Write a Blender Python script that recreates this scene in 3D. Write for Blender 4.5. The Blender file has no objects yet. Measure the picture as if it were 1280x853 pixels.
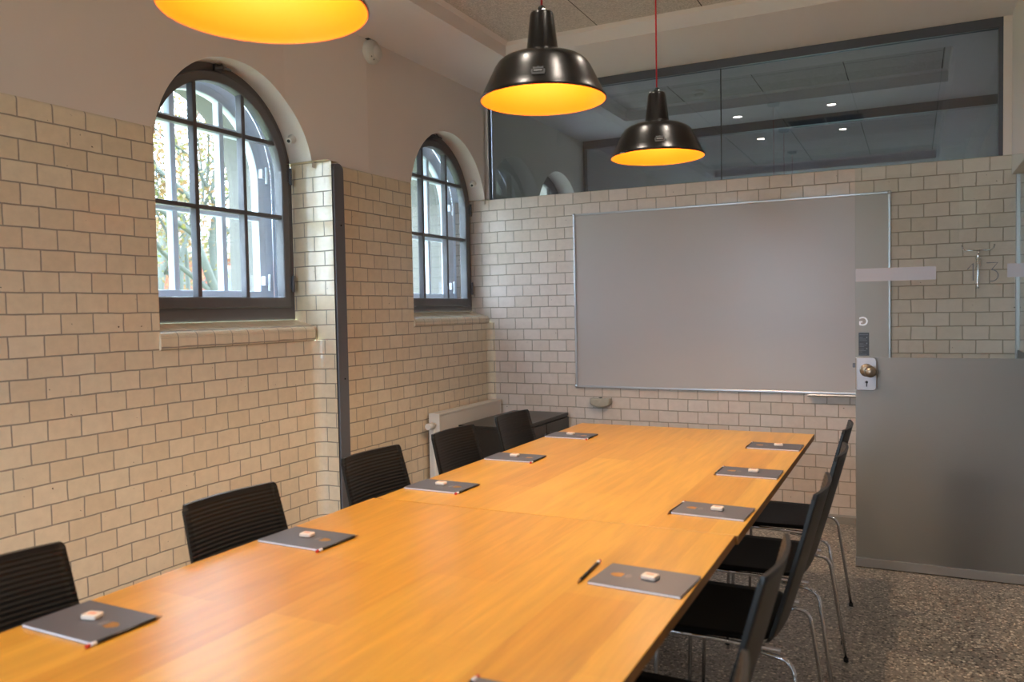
import bpy, bmesh, math, random
from mathutils import Vector, Matrix
random.seed(7)
PI = math.pi
sc = bpy.context.scene
C = sc.collection

# ------------------------------------------------------------------ mesh builder
class MB:
    def __init__(s): s.v=[]; s.f=[]; s.m=[]; s.uv=[]; s.sm=[]
    def vert(s,p): s.v.append(tuple(p)); return len(s.v)-1
    def face(s,pts,uv=None,m=0,sm=False):
        i=len(s.v); s.v+= [tuple(p) for p in pts]
        s.f.append(tuple(range(i,i+len(pts)))); s.m.append(m)
        s.uv.append(uv); s.sm.append(sm)
    def idx(s,ix,m=0,sm=False,uv=None): s.f.append(tuple(ix)); s.m.append(m); s.uv.append(uv); s.sm.append(sm)
    def box(s,x0,x1,y0,y1,z0,z1,m=0):
        P=[(x0,y0,z0),(x1,y0,z0),(x1,y1,z0),(x0,y1,z0),(x0,y0,z1),(x1,y0,z1),(x1,y1,z1),(x0,y1,z1)]
        b=len(s.v); s.v+=P
        for q in((0,3,2,1),(4,5,6,7),(0,1,5,4),(1,2,6,5),(2,3,7,6),(3,0,4,7)): s.idx([b+k for k in q],m)
    def tube(s,pts,r,n=10,m=0,cap=True,radii=None):
        pts=[Vector(p) for p in pts]; rings=[]
        N=len(pts); prev=None
        for i,p in enumerate(pts):
            t=(pts[min(i+1,N-1)]-pts[max(i-1,0)]).normalized()
            if prev is None:
                a=Vector((0,0,1)) if abs(t.z)<.9 else Vector((1,0,0))
                u=t.cross(a).normalized()
            else:
                u=(prev-t*prev.dot(t))
                u=u.normalized() if u.length>1e-6 else t.orthogonal().normalized()
            prev=u; w=t.cross(u)
            rr=radii[i] if radii else r
            rings.append([s.vert(p+(u*math.cos(2*PI*k/n)+w*math.sin(2*PI*k/n))*rr) for k in range(n)])
        for a,b in zip(rings,rings[1:]):
            for k in range(n): s.idx((a[k],a[(k+1)%n],b[(k+1)%n],b[k]),m,True)
        if cap: s.idx(rings[0][::-1],m); s.idx(rings[-1],m)
    def lathe(s,prof,c=(0,0,0),axis='z',n=48,m=0,sm=True):
        rings=[]
        for r,h in prof:
            ring=[]
            for k in range(n):
                a=2*PI*k/n; x,y=r*math.cos(a),r*math.sin(a)
                p={'z':(x,y,h),'x':(h,x,y),'y':(x,h,y)}[axis]
                ring.append(s.vert((p[0]+c[0],p[1]+c[1],p[2]+c[2])))
            rings.append(ring)
        for a,b in zip(rings,rings[1:]):
            for k in range(n): s.idx((a[k],a[(k+1)%n],b[(k+1)%n],b[k]),m,sm)
        return rings
    def prism(s,poly,axis,a,b,m=0):
        # poly: 2D outline; axis x -> (y,z); y -> (x,z); z -> (x,y)
        def P(q,h): return {'x':(h,q[0],q[1]),'y':(q[0],h,q[1]),'z':(q[0],q[1],h)}[axis]
        A=[s.vert(P(q,a)) for q in poly]; B=[s.vert(P(q,b)) for q in poly]
        n=len(poly); s.idx(A[::-1],m); s.idx(B,m)
        for k in range(n): s.idx((A[k],A[(k+1)%n],B[(k+1)%n],B[k]),m)
    def build(s,name,mats,parent=None,bevel=0,seg=2,fix=True,smooth_angle=None):
        me=bpy.data.meshes.new(name); me.from_pydata(s.v,[],s.f)
        if not isinstance(mats,(list,tuple)): mats=[mats]
        for mm in mats: me.materials.append(mm)
        for p,mi,sm in zip(me.polygons,s.m,s.sm): p.material_index=mi; p.use_smooth=sm
        if any(u is not None for u in s.uv):
            L=me.uv_layers.new(name='UVMap').data
            for p,u in zip(me.polygons,s.uv):
                for k,li in enumerate(p.loop_indices):
                    L[li].uv = u[k] if u is not None else (0,0)
        if fix:
            bm=bmesh.new(); bm.from_mesh(me); bmesh.ops.recalc_face_normals(bm,faces=bm.faces); bm.to_mesh(me); bm.free()
        me.update()
        o=bpy.data.objects.new(name,me); C.objects.link(o)
        if parent is not None: o.parent=parent
        if bevel:
            b=o.modifiers.new('bevel','BEVEL'); b.width=bevel; b.segments=seg; b.limit_method='ANGLE'; b.angle_limit=math.radians(40)
        return o

def thing(name,label,cat,loc=(0,0,0),rz=0,group=None):
    o=bpy.data.objects.new(name,None); C.objects.link(o); o.location=loc; o.rotation_euler=(0,0,rz)
    o.empty_display_size=.05
    o['label']=label; o['category']=cat
    if group:o['group']=group
    return o
def tag(o,label,cat,group=None):
    o['label']=label; o['category']=cat
    if group:o['group']=group
    return o
def struct(o): o['kind']='structure'; return o
def copy_tree(o,parent=None):
    c=o.copy(); C.objects.link(c)
    if parent is not None: c.parent=parent
    for ch in list(o.children): copy_tree(ch,c)
    return c

# ------------------------------------------------------------------ materials
def srgb(r,g,b):
    f=lambda c:((c/255)/12.92 if c/255<=.04045 else ((c/255+.055)/1.055)**2.4)
    return (f(r),f(g),f(b),1)
def newmat(name):
    m=bpy.data.materials.new(name); m.use_nodes=True; nt=m.node_tree
    return m,nt,nt.nodes['Principled BSDF'],nt.nodes['Material Output']
def N(nt,t,**k):
    n=nt.nodes.new(t)
    for a,b in k.items(): setattr(n,a,b)
    return n
def simple(name,col,rough=.5,metal=0,noise=.0,nscale=30,bump=0,bscale=200,coat=0,spec=.5):
    m,nt,p,o=newmat(name); p.inputs['Roughness'].default_value=rough; p.inputs['Metallic'].default_value=metal
    p.inputs['Base Color'].default_value=col; p.inputs['Coat Weight'].default_value=coat
    p.inputs['Specular IOR Level'].default_value=spec
    tc=N(nt,'ShaderNodeTexCoord')
    nz=N(nt,'ShaderNodeTexNoise'); nz.inputs['Scale'].default_value=nscale; nz.inputs['Detail'].default_value=4
    nt.links.new(tc.outputs['Object'],nz.inputs['Vector'])
    mx=N(nt,'ShaderNodeMix',data_type='RGBA',blend_type='MULTIPLY'); mx.inputs[0].default_value=1
    r=N(nt,'ShaderNodeMapRange'); r.inputs['To Min'].default_value=1-noise; r.inputs['To Max'].default_value=1+noise
    nt.links.new(nz.outputs['Fac'],r.inputs['Value'])
    cc=N(nt,'ShaderNodeCombineColor')
    for k in range(3): nt.links.new(r.outputs[0],cc.inputs[k])
    mx.inputs[6].default_value=col; nt.links.new(cc.outputs[0],mx.inputs[7]); nt.links.new(mx.outputs[2],p.inputs['Base Color'])
    if bump:
        n2=N(nt,'ShaderNodeTexNoise'); n2.inputs['Scale'].default_value=bscale; n2.inputs['Detail'].default_value=3
        nt.links.new(tc.outputs['Object'],n2.inputs['Vector'])
        b=N(nt,'ShaderNodeBump'); b.inputs['Strength'].default_value=bump; b.inputs['Distance'].default_value=.002
        nt.links.new(n2.outputs['Fac'],b.inputs['Height']); nt.links.new(b.outputs[0],p.inputs['Normal'])
    return m
def emit(name,col,s):
    m,nt,p,o=newmat(name); nt.nodes.remove(p); e=N(nt,'ShaderNodeEmission'); e.inputs[0].default_value=col; e.inputs[1].default_value=s
    nt.links.new(e.outputs[0],o.inputs[0]); return m
def tile_mat(name,w,h,offset=.5,c1=(234,218,192),c2=(226,207,178),grout=(166,153,138),mort=.0031,rough=.13):
    m,nt,p,o=newmat(name)
    uv=N(nt,'ShaderNodeUVMap')
    # slight wander of the joints
    nz=N(nt,'ShaderNodeTexNoise'); nz.inputs['Scale'].default_value=9; nz.inputs['Detail'].default_value=3
    nt.links.new(uv.outputs[0],nz.inputs['Vector'])
    sub=N(nt,'ShaderNodeVectorMath',operation='SUBTRACT'); sub.inputs[1].default_value=(.5,.5,.5)
    nt.links.new(nz.outputs['Color'],sub.inputs[0])
    scl=N(nt,'ShaderNodeVectorMath',operation='SCALE'); scl.inputs['Scale'].default_value=.007
    nt.links.new(sub.outputs[0],scl.inputs[0])
    add=N(nt,'ShaderNodeVectorMath',operation='ADD'); nt.links.new(uv.outputs[0],add.inputs[0]); nt.links.new(scl.outputs[0],add.inputs[1])
    b=N(nt,'ShaderNodeTexBrick'); b.offset=offset; b.offset_frequency=2; b.squash=1
    b.inputs['Scale'].default_value=1; b.inputs['Brick Width'].default_value=w; b.inputs['Row Height'].default_value=h
    b.inputs['Mortar Size'].default_value=mort; b.inputs['Mortar Smooth'].default_value=.25; b.inputs['Bias'].default_value=-.1
    b.inputs['Color1'].default_value=srgb(*c1); b.inputs['Color2'].default_value=srgb(*c2); b.inputs['Mortar'].default_value=srgb(*grout)
    nt.links.new(add.outputs[0],b.inputs['Vector'])
    # cloudy glaze + hairline dirt
    n3=N(nt,'ShaderNodeTexNoise'); n3.inputs['Scale'].default_value=22; n3.inputs['Detail'].default_value=6; n3.inputs['Roughness'].default_value=.65
    nt.links.new(uv.outputs[0],n3.inputs['Vector'])
    r3=N(nt,'ShaderNodeMapRange'); r3.inputs['From Min'].default_value=.25; r3.inputs['From Max'].default_value=.75
    r3.inputs['To Min'].default_value=.91; r3.inputs['To Max'].default_value=1.04
    nt.links.new(n3.outputs['Fac'],r3.inputs['Value'])
    mul=N(nt,'ShaderNodeVectorMath',operation='SCALE'); nt.links.new(b.outputs['Color'],mul.inputs[0]); nt.links.new(r3.outputs[0],mul.inputs['Scale'])
    n5=N(nt,'ShaderNodeTexNoise'); n5.inputs['Scale'].default_value=45; n5.inputs['Detail'].default_value=2
    nt.links.new(uv.outputs[0],n5.inputs['Vector'])
    r5=N(nt,'ShaderNodeMapRange'); r5.inputs['From Min'].default_value=.735; r5.inputs['From Max'].default_value=.78
    nt.links.new(n5.outputs['Fac'],r5.inputs['Value'])
    chip=N(nt,'ShaderNodeMix',data_type='RGBA'); nt.links.new(r5.outputs[0],chip.inputs[0]); nt.links.new(mul.outputs[0],chip.inputs[6]); chip.inputs[7].default_value=srgb(90,72,58)
    nt.links.new(chip.outputs[2],p.inputs['Base Color'])
    mr=N(nt,'ShaderNodeMapRange'); mr.inputs['To Min'].default_value=rough; mr.inputs['To Max'].default_value=.8
    nt.links.new(b.outputs['Fac'],mr.inputs['Value']); nt.links.new(mr.outputs[0],p.inputs['Roughness'])
    inv=N(nt,'ShaderNodeMath',operation='SUBTRACT'); inv.inputs[0].default_value=1; nt.links.new(b.outputs['Fac'],inv.inputs[1])
    bp=N(nt,'ShaderNodeBump'); bp.inputs['Strength'].default_value=.9; bp.inputs['Distance'].default_value=.003
    nt.links.new(inv.outputs[0],bp.inputs['Height'])
    n4=N(nt,'ShaderNodeTexNoise'); n4.inputs['Scale'].default_value=14; n4.inputs['Detail'].default_value=2
    nt.links.new(uv.outputs[0],n4.inputs['Vector'])
    bp2=N(nt,'ShaderNodeBump'); bp2.inputs['Strength'].default_value=.35; bp2.inputs['Distance'].default_value=.006
    nt.links.new(n4.outputs['Fac'],bp2.inputs['Height']); nt.links.new(bp.outputs[0],bp2.inputs['Normal'])
    nt.links.new(bp2.outputs[0],p.inputs['Normal'])
    return m
def pane_mat(name,tint=(1,1,1,1),ior=1.5,refl=1.0):
    m,nt,p,o=newmat(name); nt.nodes.remove(p)
    t=N(nt,'ShaderNodeBsdfTransparent'); t.inputs[0].default_value=tint
    g=N(nt,'ShaderNodeBsdfGlossy'); g.inputs['Roughness'].default_value=.0; g.inputs['Color'].default_value=(refl,refl,refl,1)
    f=N(nt,'ShaderNodeFresnel'); ge=N(nt,'ShaderNodeNewGeometry'); mr=N(nt,'ShaderNodeMapRange'); mr.inputs['To Min'].default_value=ior; mr.inputs['To Max'].default_value=1/ior; nt.links.new(ge.outputs['Backfacing'],mr.inputs['Value']); nt.links.new(mr.outputs[0],f.inputs[0])
    mx=N(nt,'ShaderNodeMixShader'); nt.links.new(f.outputs[0],mx.inputs[0]); nt.links.new(t.outputs[0],mx.inputs[1]); nt.links.new(g.outputs[0],mx.inputs[2])
    nt.links.new(mx.outputs[0],o.inputs[0]); return m

M={}
M['tile_left']=tile_mat('glazed_tile_left',.1367,.0795)
M['tile_back']=tile_mat('glazed_tile_back',.1332,.0795,c1=(222,208,198),c2=(214,198,184))
M['tile_sill']=tile_mat('glazed_tile_sill',.105,5,offset=0,mort=.0028)
M['plaster']=simple('warm_plaster',srgb(226,214,206),.85,noise=.03,nscale=3,bump=.15,bscale=60)
M['ceil']=simple('ceiling_paint',srgb(234,226,224),.85,noise=.02,nscale=3)
M['frame_in']=simple('dark_umber_paint',srgb(96,94,98),.42,noise=.06,bump=.1,bscale=80)
M['frame_out']=simple('pale_window_paint',srgb(222,230,244),.45,noise=.04)
M['stone']=simple('beige_stone',srgb(104,101,95),.9,noise=.12,nscale=12,bump=.3,bscale=60)
M['glass']=pane_mat('window_glass',(.97,.98,.98,1))
M['glass_door']=pane_mat('door_glass',(.93,.96,.95,1),1.5)
M['glass_clere']=pane_mat('clerestory_glass',(.64,.68,.74,1),1.75)
M['steel']=simple('grey_painted_steel',srgb(98,98,103),.38,noise=.03)
M['dark_alu']=simple('dark_anodised_aluminium',srgb(88,90,98),.35,metal=.2)
M['alu']=simple('brushed_aluminium',srgb(190,192,196),.32,metal=.85,noise=.03)
M['chrome']=simple('chrome_tube',srgb(215,215,218),.12,metal=1)
M['black']=simple('black_shell_plastic',srgb(8,8,9),.40,noise=.05,spec=.5)
M['blackseat']=simple('black_seat_plastic',srgb(5,5,6),.6,spec=.2)
M['rubber']=simple('black_rubber',srgb(18,18,18),.7)
M['board']=simple('whiteboard_enamel',srgb(188,180,176),.26,spec=.3,noise=.01)
M['white']=simple('white_enamel',srgb(222,214,205),.4)
M['plastic']=simple('off_white_plastic',srgb(214,208,200),.45)
M['cab']=simple('black_brown_laminate',srgb(34,30,28),.3,noise=.06)
M['cover']=simple('slate_card_cover',srgb(88,86,92),.42,noise=.03)
M['paper']=simple('white_paper',srgb(225,222,228),.7)
M['gold']=simple('gold_foil_print',srgb(205,145,70),.3,metal=.7)
M['greyprint']=simple('grey_foil_print',srgb(140,132,125),.5)
M['pencil']=simple('black_pencil_lacquer',srgb(20,16,15),.3)
M['red']=simple('red_pencil_cap',srgb(185,50,35),.4)
M['sweet']=simple('white_sweet_wrapper',srgb(222,205,190),.4)
M['sweetprint']=simple('peach_wrapper_print',srgb(225,150,120),.45)
M['cord']=simple('red_textile_cord',srgb(190,28,40),.7)
M['shade_out']=simple('black_enamel',srgb(16,15,16),.27)
M['shade_in']=simple('golden_yellow_enamel',srgb(242,128,8),.5)
M['dark']=simple('dark_grey_plastic',srgb(40,38,40),.5)
M['socket']=simple('grey_brown_bakelite',srgb(176,164,146),.35,noise=.15,nscale=60)
M['brass']=simple('worn_brass',srgb(150,136,120),.3,metal=.85)
M['lockmetal']=simple('satin_steel',srgb(168,166,170),.38,metal=.55)
M['vent']=simple('grey_vent_paint',srgb(90,92,96),.5)
M['concrete']=simple('grey_cove_base',srgb(150,142,134),.7,noise=.08,nscale=20)
M['label']=simple('black_label_film',srgb(14,14,15),.3)
M['print']=simple('white_print',srgb(120,120,124),.5)
M['film']=simple('satin_film_strip',srgb(185,188,198),.6)
M['bulb']=emit('warm_bulb',srgb(255,214,150),12)
M['downl']=emit('downlight_lens',srgb(255,236,214),60)
M['bark']=simple('grey_green_bark',srgb(72,76,68),.9,noise=.25,nscale=8,bump=.5,bscale=20)
M['brick']=simple('red_brick_far',srgb(128,58,50),.9,noise=.1,nscale=4)
M['trimstone']=simple('pale_far_stone',srgb(150,146,140),.9)
M['farglass']=simple('far_window_glass',srgb(80,90,105),.1)
M['grass']=simple('grass_ground',srgb(120,125,90),.95,noise=.2,nscale=2)

def wood():
    m,nt,p,o=newmat('oiled_oak_top')
    tc=N(nt,'ShaderNodeTexCoord'); mp=N(nt,'ShaderNodeMapping'); nt.links.new(tc.outputs['Object'],mp.inputs[0])
    mp.inputs['Rotation'].default_value=(0,0,PI/2)
    b=N(nt,'ShaderNodeTexBrick'); b.offset=.37; b.offset_frequency=2; b.inputs['Scale'].default_value=1
    b.inputs['Brick Width'].default_value=.95; b.inputs['Row Height'].default_value=.17; b.inputs['Mortar Size'].default_value=.0004
    b.inputs['Mortar Smooth'].default_value=.5; b.inputs['Bias'].default_value=0
    b.inputs['Color1'].default_value=srgb(216,163,62); b.inputs['Color2'].default_value=srgb(196,138,46); b.inputs['Mortar'].default_value=srgb(186,130,45)
    nt.links.new(mp.outputs[0],b.inputs['Vector'])
    m2=N(nt,'ShaderNodeMapping'); m2.inputs['Scale'].default_value=(14,1.1,14); nt.links.new(tc.outputs['Object'],m2.inputs[0])
    n=N(nt,'ShaderNodeTexNoise'); n.inputs['Scale'].default_value=2.2; n.inputs['Detail'].default_value=7; n.inputs['Roughness'].default_value=.6; n.inputs['Distortion'].default_value=.6
    nt.links.new(m2.outputs[0],n.inputs['Vector'])
    m3=N(nt,'ShaderNodeMapping'); m3.inputs['Scale'].default_value=(110,3,110); nt.links.new(tc.outputs['Object'],m3.inputs[0])
    n2=N(nt,'ShaderNodeTexNoise'); n2.inputs['Scale'].default_value=2; n2.inputs['Detail'].default_value=4
    nt.links.new(m3.outputs[0],n2.inputs['Vector'])
    r=N(nt,'ShaderNodeMapRange'); r.inputs['From Min'].default_value=.3; r.inputs['From Max'].default_value=.7; r.inputs['To Min'].default_value=.82; r.inputs['To Max'].default_value=1.09
    nt.links.new(n.outputs['Fac'],r.inputs['Value'])
    r2=N(nt,'ShaderNodeMapRange'); r2.inputs['From Min'].default_value=.3; r2.inputs['From Max'].default_value=.7; r2.inputs['To Min'].default_value=.95; r2.inputs['To Max'].default_value=1.03
    nt.links.new(n2.outputs['Fac'],r2.inputs['Value'])
    mu=N(nt,'ShaderNodeMath',operation='MULTIPLY'); nt.links.new(r.outputs[0],mu.inputs[0]); nt.links.new(r2.outputs[0],mu.inputs[1])
    s=N(nt,'ShaderNodeVectorMath',operation='SCALE'); nt.links.new(b.outputs['Color'],s.inputs[0]); nt.links.new(mu.outputs[0],s.inputs['Scale'])
    nt.links.new(s.outputs[0],p.inputs['Base Color'])
    p.inputs['Roughness'].default_value=.29
    return m
M['wood']=wood()
M['woodedge']=simple('oak_edge',srgb(150,105,60),.5,noise=.1,nscale=20)

def floor_mat():
    m,nt,p,o=newmat('terrazzo'); tc=N(nt,'ShaderNodeTexCoord')
    v=N(nt,'ShaderNodeTexVoronoi'); v.inputs['Scale'].default_value=100; v.inputs['Randomness'].default_value=1
    nt.links.new(tc.outputs['Object'],v.inputs['Vector'])
    sp=N(nt,'ShaderNodeSeparateColor'); nt.links.new(v.outputs['Color'],sp.inputs[0])
    cr=N(nt,'ShaderNodeValToRGB'); cr.color_ramp.interpolation='CONSTANT'
    els=cr.color_ramp.elements; els[0].position=0; els[0].color=srgb(78,72,66); els[1].position=.16; els[1].color=srgb(150,140,128)
    for pos,c in((.42,(128,118,108)),(.62,(172,160,144)),(.82,(112,100,88)),(.92,(198,186,168))):
        e=els.new(pos); e.color=srgb(*[min(255,q*1.1) for q in c])
    nt.links.new(sp.outputs[0],cr.inputs[0])
    v2=N(nt,'ShaderNodeTexVoronoi',feature='DISTANCE_TO_EDGE'); v2.inputs['Scale'].default_value=100
    nt.links.new(tc.outputs['Object'],v2.inputs['Vector'])
    r=N(nt,'ShaderNodeMapRange'); r.inputs['From Min'].default_value=.04; r.inputs['From Max'].default_value=.12
    nt.links.new(v2.outputs['Distance'],r.inputs['Value'])
    mx=N(nt,'ShaderNodeMix',data_type='RGBA'); mx.inputs[6].default_value=srgb(128,120,110); nt.links.new(r.outputs[0],mx.inputs[0]); nt.links.new(cr.outputs[0],mx.inputs[7])
    nt.links.new(mx.outputs[2],p.inputs['Base Color']); p.inputs['Roughness'].default_value=.38
    return m
M['floor']=floor_mat()

def acoustic():
    m,nt,p,o=newmat('wood_wool_panel'); tc=N(nt,'ShaderNodeTexCoord')
    mp=N(nt,'ShaderNodeMapping'); mp.inputs['Rotation'].default_value=(0,0,PI/2); mp.inputs['Location'].default_value=(0,1.68,0)
    nt.links.new(tc.outputs['Object'],mp.inputs[0])
    b=N(nt,'ShaderNodeTexBrick'); b.offset=0; b.inputs['Scale'].default_value=1; b.inputs['Brick Width'].default_value=1.24; b.inputs['Row Height'].default_value=.62
    b.inputs['Mortar Size'].default_value=.003; b.inputs['Mortar Smooth'].default_value=0
    b.inputs['Color1'].default_value=srgb(214,206,200); b.inputs['Color2'].default_value=srgb(210,202,196); b.inputs['Mortar'].default_value=srgb(80,72,70)
    nt.links.new(mp.outputs[0],b.inputs['Vector'])
    n=N(nt,'ShaderNodeTexNoise'); n.inputs['Scale'].default_value=120; n.inputs['Detail'].default_value=3; nt.links.new(tc.outputs['Object'],n.inputs['Vector'])
    r=N(nt,'ShaderNodeMapRange'); r.inputs['From Min'].default_value=.35; r.inputs['From Max'].default_value=.65; r.inputs['To Min'].default_value=.75; r.inputs['To Max'].default_value=1.12
    nt.links.new(n.outputs['Fac'],r.inputs['Value'])
    s=N(nt,'ShaderNodeVectorMath',operation='SCALE'); nt.links.new(b.outputs['Color'],s.inputs[0]); nt.links.new(r.outputs[0],s.inputs['Scale'])
    nt.links.new(s.outputs[0],p.inputs['Base Color']); p.inputs['Roughness'].default_value=.95
    return m
M['acoustic']=acoustic()

def frosted():
    m,nt,p,o=newmat('frosted_film'); nt.nodes.remove(p)
    r=N(nt,'ShaderNodeBsdfRefraction'); r.inputs['IOR'].default_value=1.7; r.inputs['Roughness'].default_value=.8; r.inputs[0].default_value=(.92,.93,.93,1)
    d=N(nt,'ShaderNodeBsdfDiffuse'); d.inputs[0].default_value=srgb(186,184,184)
    g=N(nt,'ShaderNodeBsdfGlossy'); g.inputs['Roughness'].default_value=.35; g.inputs[0].default_value=(.8,.8,.8,1)
    m1=N(nt,'ShaderNodeMixShader'); m1.inputs[0].default_value=.22; nt.links.new(r.outputs[0],m1.inputs[1]); nt.links.new(d.outputs[0],m1.inputs[2])
    m2=N(nt,'ShaderNodeMixShader'); m2.inputs[0].default_value=.06; nt.links.new(m1.outputs[0],m2.inputs[1]); nt.links.new(g.outputs[0],m2.inputs[2])
    nt.links.new(m2.outputs[0],o.inputs[0]); return m
M['frost']=frosted()

def leafmat(name,cols):
    m,nt,p,o=newmat(name); tc=N(nt,'ShaderNodeTexCoord'); n=N(nt,'ShaderNodeTexNoise'); n.inputs['Scale'].default_value=2.5; n.inputs['Detail'].default_value=5
    nt.links.new(tc.outputs['Object'],n.inputs['Vector'])
    cr=N(nt,'ShaderNodeValToRGB'); els=cr.color_ramp.elements
    els[0].position=.35; els[0].color=srgb(*cols[0]); els[1].position=.68; els[1].color=srgb(*cols[-1])
    for i,c in enumerate(cols[1:-1]): e=els.new(.35+.33*(i+1)/(len(cols)-1)); e.color=srgb(*c)
    nt.links.new(n.outputs['Fac'],cr.inputs[0])
    nt.links.new(cr.outputs[0],p.inputs['Base Color']); p.inputs['Roughness'].default_value=.6
    t=N(nt,'ShaderNodeBsdfTranslucent'); nt.links.new(cr.outputs[0],t.inputs[0])
    mx=N(nt,'ShaderNodeMixShader'); mx.inputs[0].default_value=.5; nt.links.new(p.outputs[0],mx.inputs[1]); nt.links.new(t.outputs[0],mx.inputs[2]); nt.links.new(mx.outputs[0],o.inputs[0])
    return m
M['leaf']=leafmat('autumn_leaves',[(110,112,52),(128,92,62),(92,98,48),(125,78,72)])
M['leafgreen']=leafmat('green_leaves',[(70,84,38),(100,108,56),(60,74,40)])

# ------------------------------------------------------------------ camera
H=1.36; YAW,PITCH,ROLL=0.45923279,0.03887383,0.01868121
cam=bpy.data.cameras.new('camera'); co=bpy.data.objects.new('camera',cam); C.objects.link(co)
fw=Vector((-math.sin(YAW)*math.cos(PITCH),math.cos(YAW)*math.cos(PITCH),-math.sin(PITCH)))
r=Vector((math.cos(YAW),math.sin(YAW),0)); d=fw.cross(r)
r2=r*math.cos(ROLL)+d*math.sin(ROLL); d2=-r*math.sin(ROLL)+d*math.cos(ROLL)
mt=Matrix((r2,-d2,-fw)).transposed().to_4x4(); mt.translation=Vector((0,0,H)); co.matrix_world=mt
cam.sensor_width=36; cam.lens=36*1016.494/1280; cam.clip_start=.02
cam.dof.use_dof=True; cam.dof.focus_distance=4.3; cam.dof.aperture_fstop=3.2
sc.camera=co

# ------------------------------------------------------------------ room constants
YB=5.343; ZT=2.17; ZC=2.94; ZR=3.03; ZB=2.075
XA=-2.905; XB=-2.83         # tile faces before / after the steel post
def plx(y): return XA if y<=3.3 else (-2.833 if y>=3.9 else XA+(y-3.3)/.6*.072)
WIN=[dict(c=2.975,R=.505,xf=-3.06,xo=-3.20,y0=2.47,y1=3.48,sx=XA,zs=1.29),
     dict(c=4.842,R=.50,xf=-2.985,xo=-3.125,y0=4.342,y1=YB,sx=XB,zs=1.315)]
XOUT=-3.48
def luv(y,z): return (y-1.875+.06835,ZT-z+4*.0795*0)
def buv(x,z): return (x-.052,ZT-z)

# --- left wall (plaster above, glazed tiles below, arched reveals)
w=MB(); TI,PL,ST=0,1,2
def tface(P,uvs,m=TI): w.face(P,uvs,m)
def tile_rect_x(x,y0,y1,z0,z1): tface([(x,y0,z0),(x,y1,z0),(x,y1,z1),(x,y0,z1)],[luv(y0,z0),luv(y1,z0),luv(y1,z1),luv(y0,z1)])
def tile_rect_y(y,x0,x1,z0,z1,off): # return faces, u runs on from off
    tface([(x0,y,z0),(x1,y,z0),(x1,y,z1),(x0,y,z1)],[(off,ZT-z0),(off+x1-x0,ZT-z0),(off+x1-x0,ZT-z1),(off,ZT-z1)])
YN=-2.2
A,B=WIN
# near pier, with rounded bullnose top and rounded vertical corner
tile_rect_x(XA,YN,A['y0']-.012,0,ZT-.02)
def bull(x,y0,y1):
    n=5; pr=[(x-.02*(1-math.cos(a)),ZT-.02+.02*math.sin(a)) for a in [PI/2*k/n for k in range(n+1)]]
    pr.append((x-.05,ZT))
    for (xa,za),(xb,zb) in zip(pr,pr[1:]): w.face([(xa,y0,za),(xa,y1,za),(xb,y1,zb),(xb,y0,zb)],[luv(y0,za),luv(y1,za),luv(y1,zb),luv(y0,zb)],TI,True)
bull(XA,YN,A['y0']-.012)
def rcorner(x,y,rad,z0,z1,sy):
    # rounded external corner from the wall face (x const) into a jamb at y
    n=4
    pts=[(x-rad*(1-math.cos(a)), y-sy*rad*(1-math.sin(a))) for a in [PI/2*k/n for k in range(n+1)]]
    for k,((xa,ya),(xb,yb)) in enumerate(zip(pts,pts[1:])):
        ua=y-sy*rad+rad*PI/2*k/n*sy; ub=y-sy*rad+rad*PI/2*(k+1)/n*sy
        w.face([(xa,ya,z0),(xb,yb,z0),(xb,yb,z1),(xa,ya,z1)],[luv(ua,z0),luv(ub,z0),luv(ub,z1),luv(ua,z1)],TI,True)
rcorner(XA,A['y0'],.012,A['zs']-.08,ZT,1)
tile_rect_y(A['y0'],A['xf'],XA-.012,1.2,ZT,.1)
# below window 1
tile_rect_x(XA,A['y0']-.012,3.43,0,A['zs']-.078)
# concave cove to the pier return
n=8; rc=.06; yr=3.50
for k in range(n):
    a,b=PI/2*k/n,PI/2*(k+1)/n
    pa=(XA+rc*(1-math.cos(a)),yr-rc+rc*math.sin(a)-.01); pb=(XA+rc*(1-math.cos(b)),yr-rc+rc*math.sin(b)-.01)
    ua,ub=3.43+rc*a,3.43+rc*b
    z1=A['zs']-.078
    w.face([(pa[0],pa[1],0),(pb[0],pb[1],0),(pb[0],pb[1],z1),(pa[0],pa[1],z1)],[luv(ua,0),luv(ub,0),luv(ub,z1),luv(ua,z1)],TI,True)
tile_rect_y(3.49,XA+rc,-2.78,0,A['zs']-.078,3.43+rc*PI/2-1.87+.068)
tile_rect_y(3.49,A['xf'],-2.78,A['zs']-.078,ZT,.53)
for q in ((A['xf']-.04,-2.78,3.44,3.56),(B['xf']-.04,-2.80,5.30,YB+.05),(A['xf']-.04,XA-.012,2.40,2.49),(B['xf']-.04,XB-.012,4.28,4.36)): w.face([(q[0],q[2],ZT-.0005),(q[1],q[2],ZT-.0005),(q[1],q[3],ZT-.0005),(q[0],q[3],ZT-.0005)],[(0,0),(.1,0),(.1,.05),(0,.05)],TI)
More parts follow.
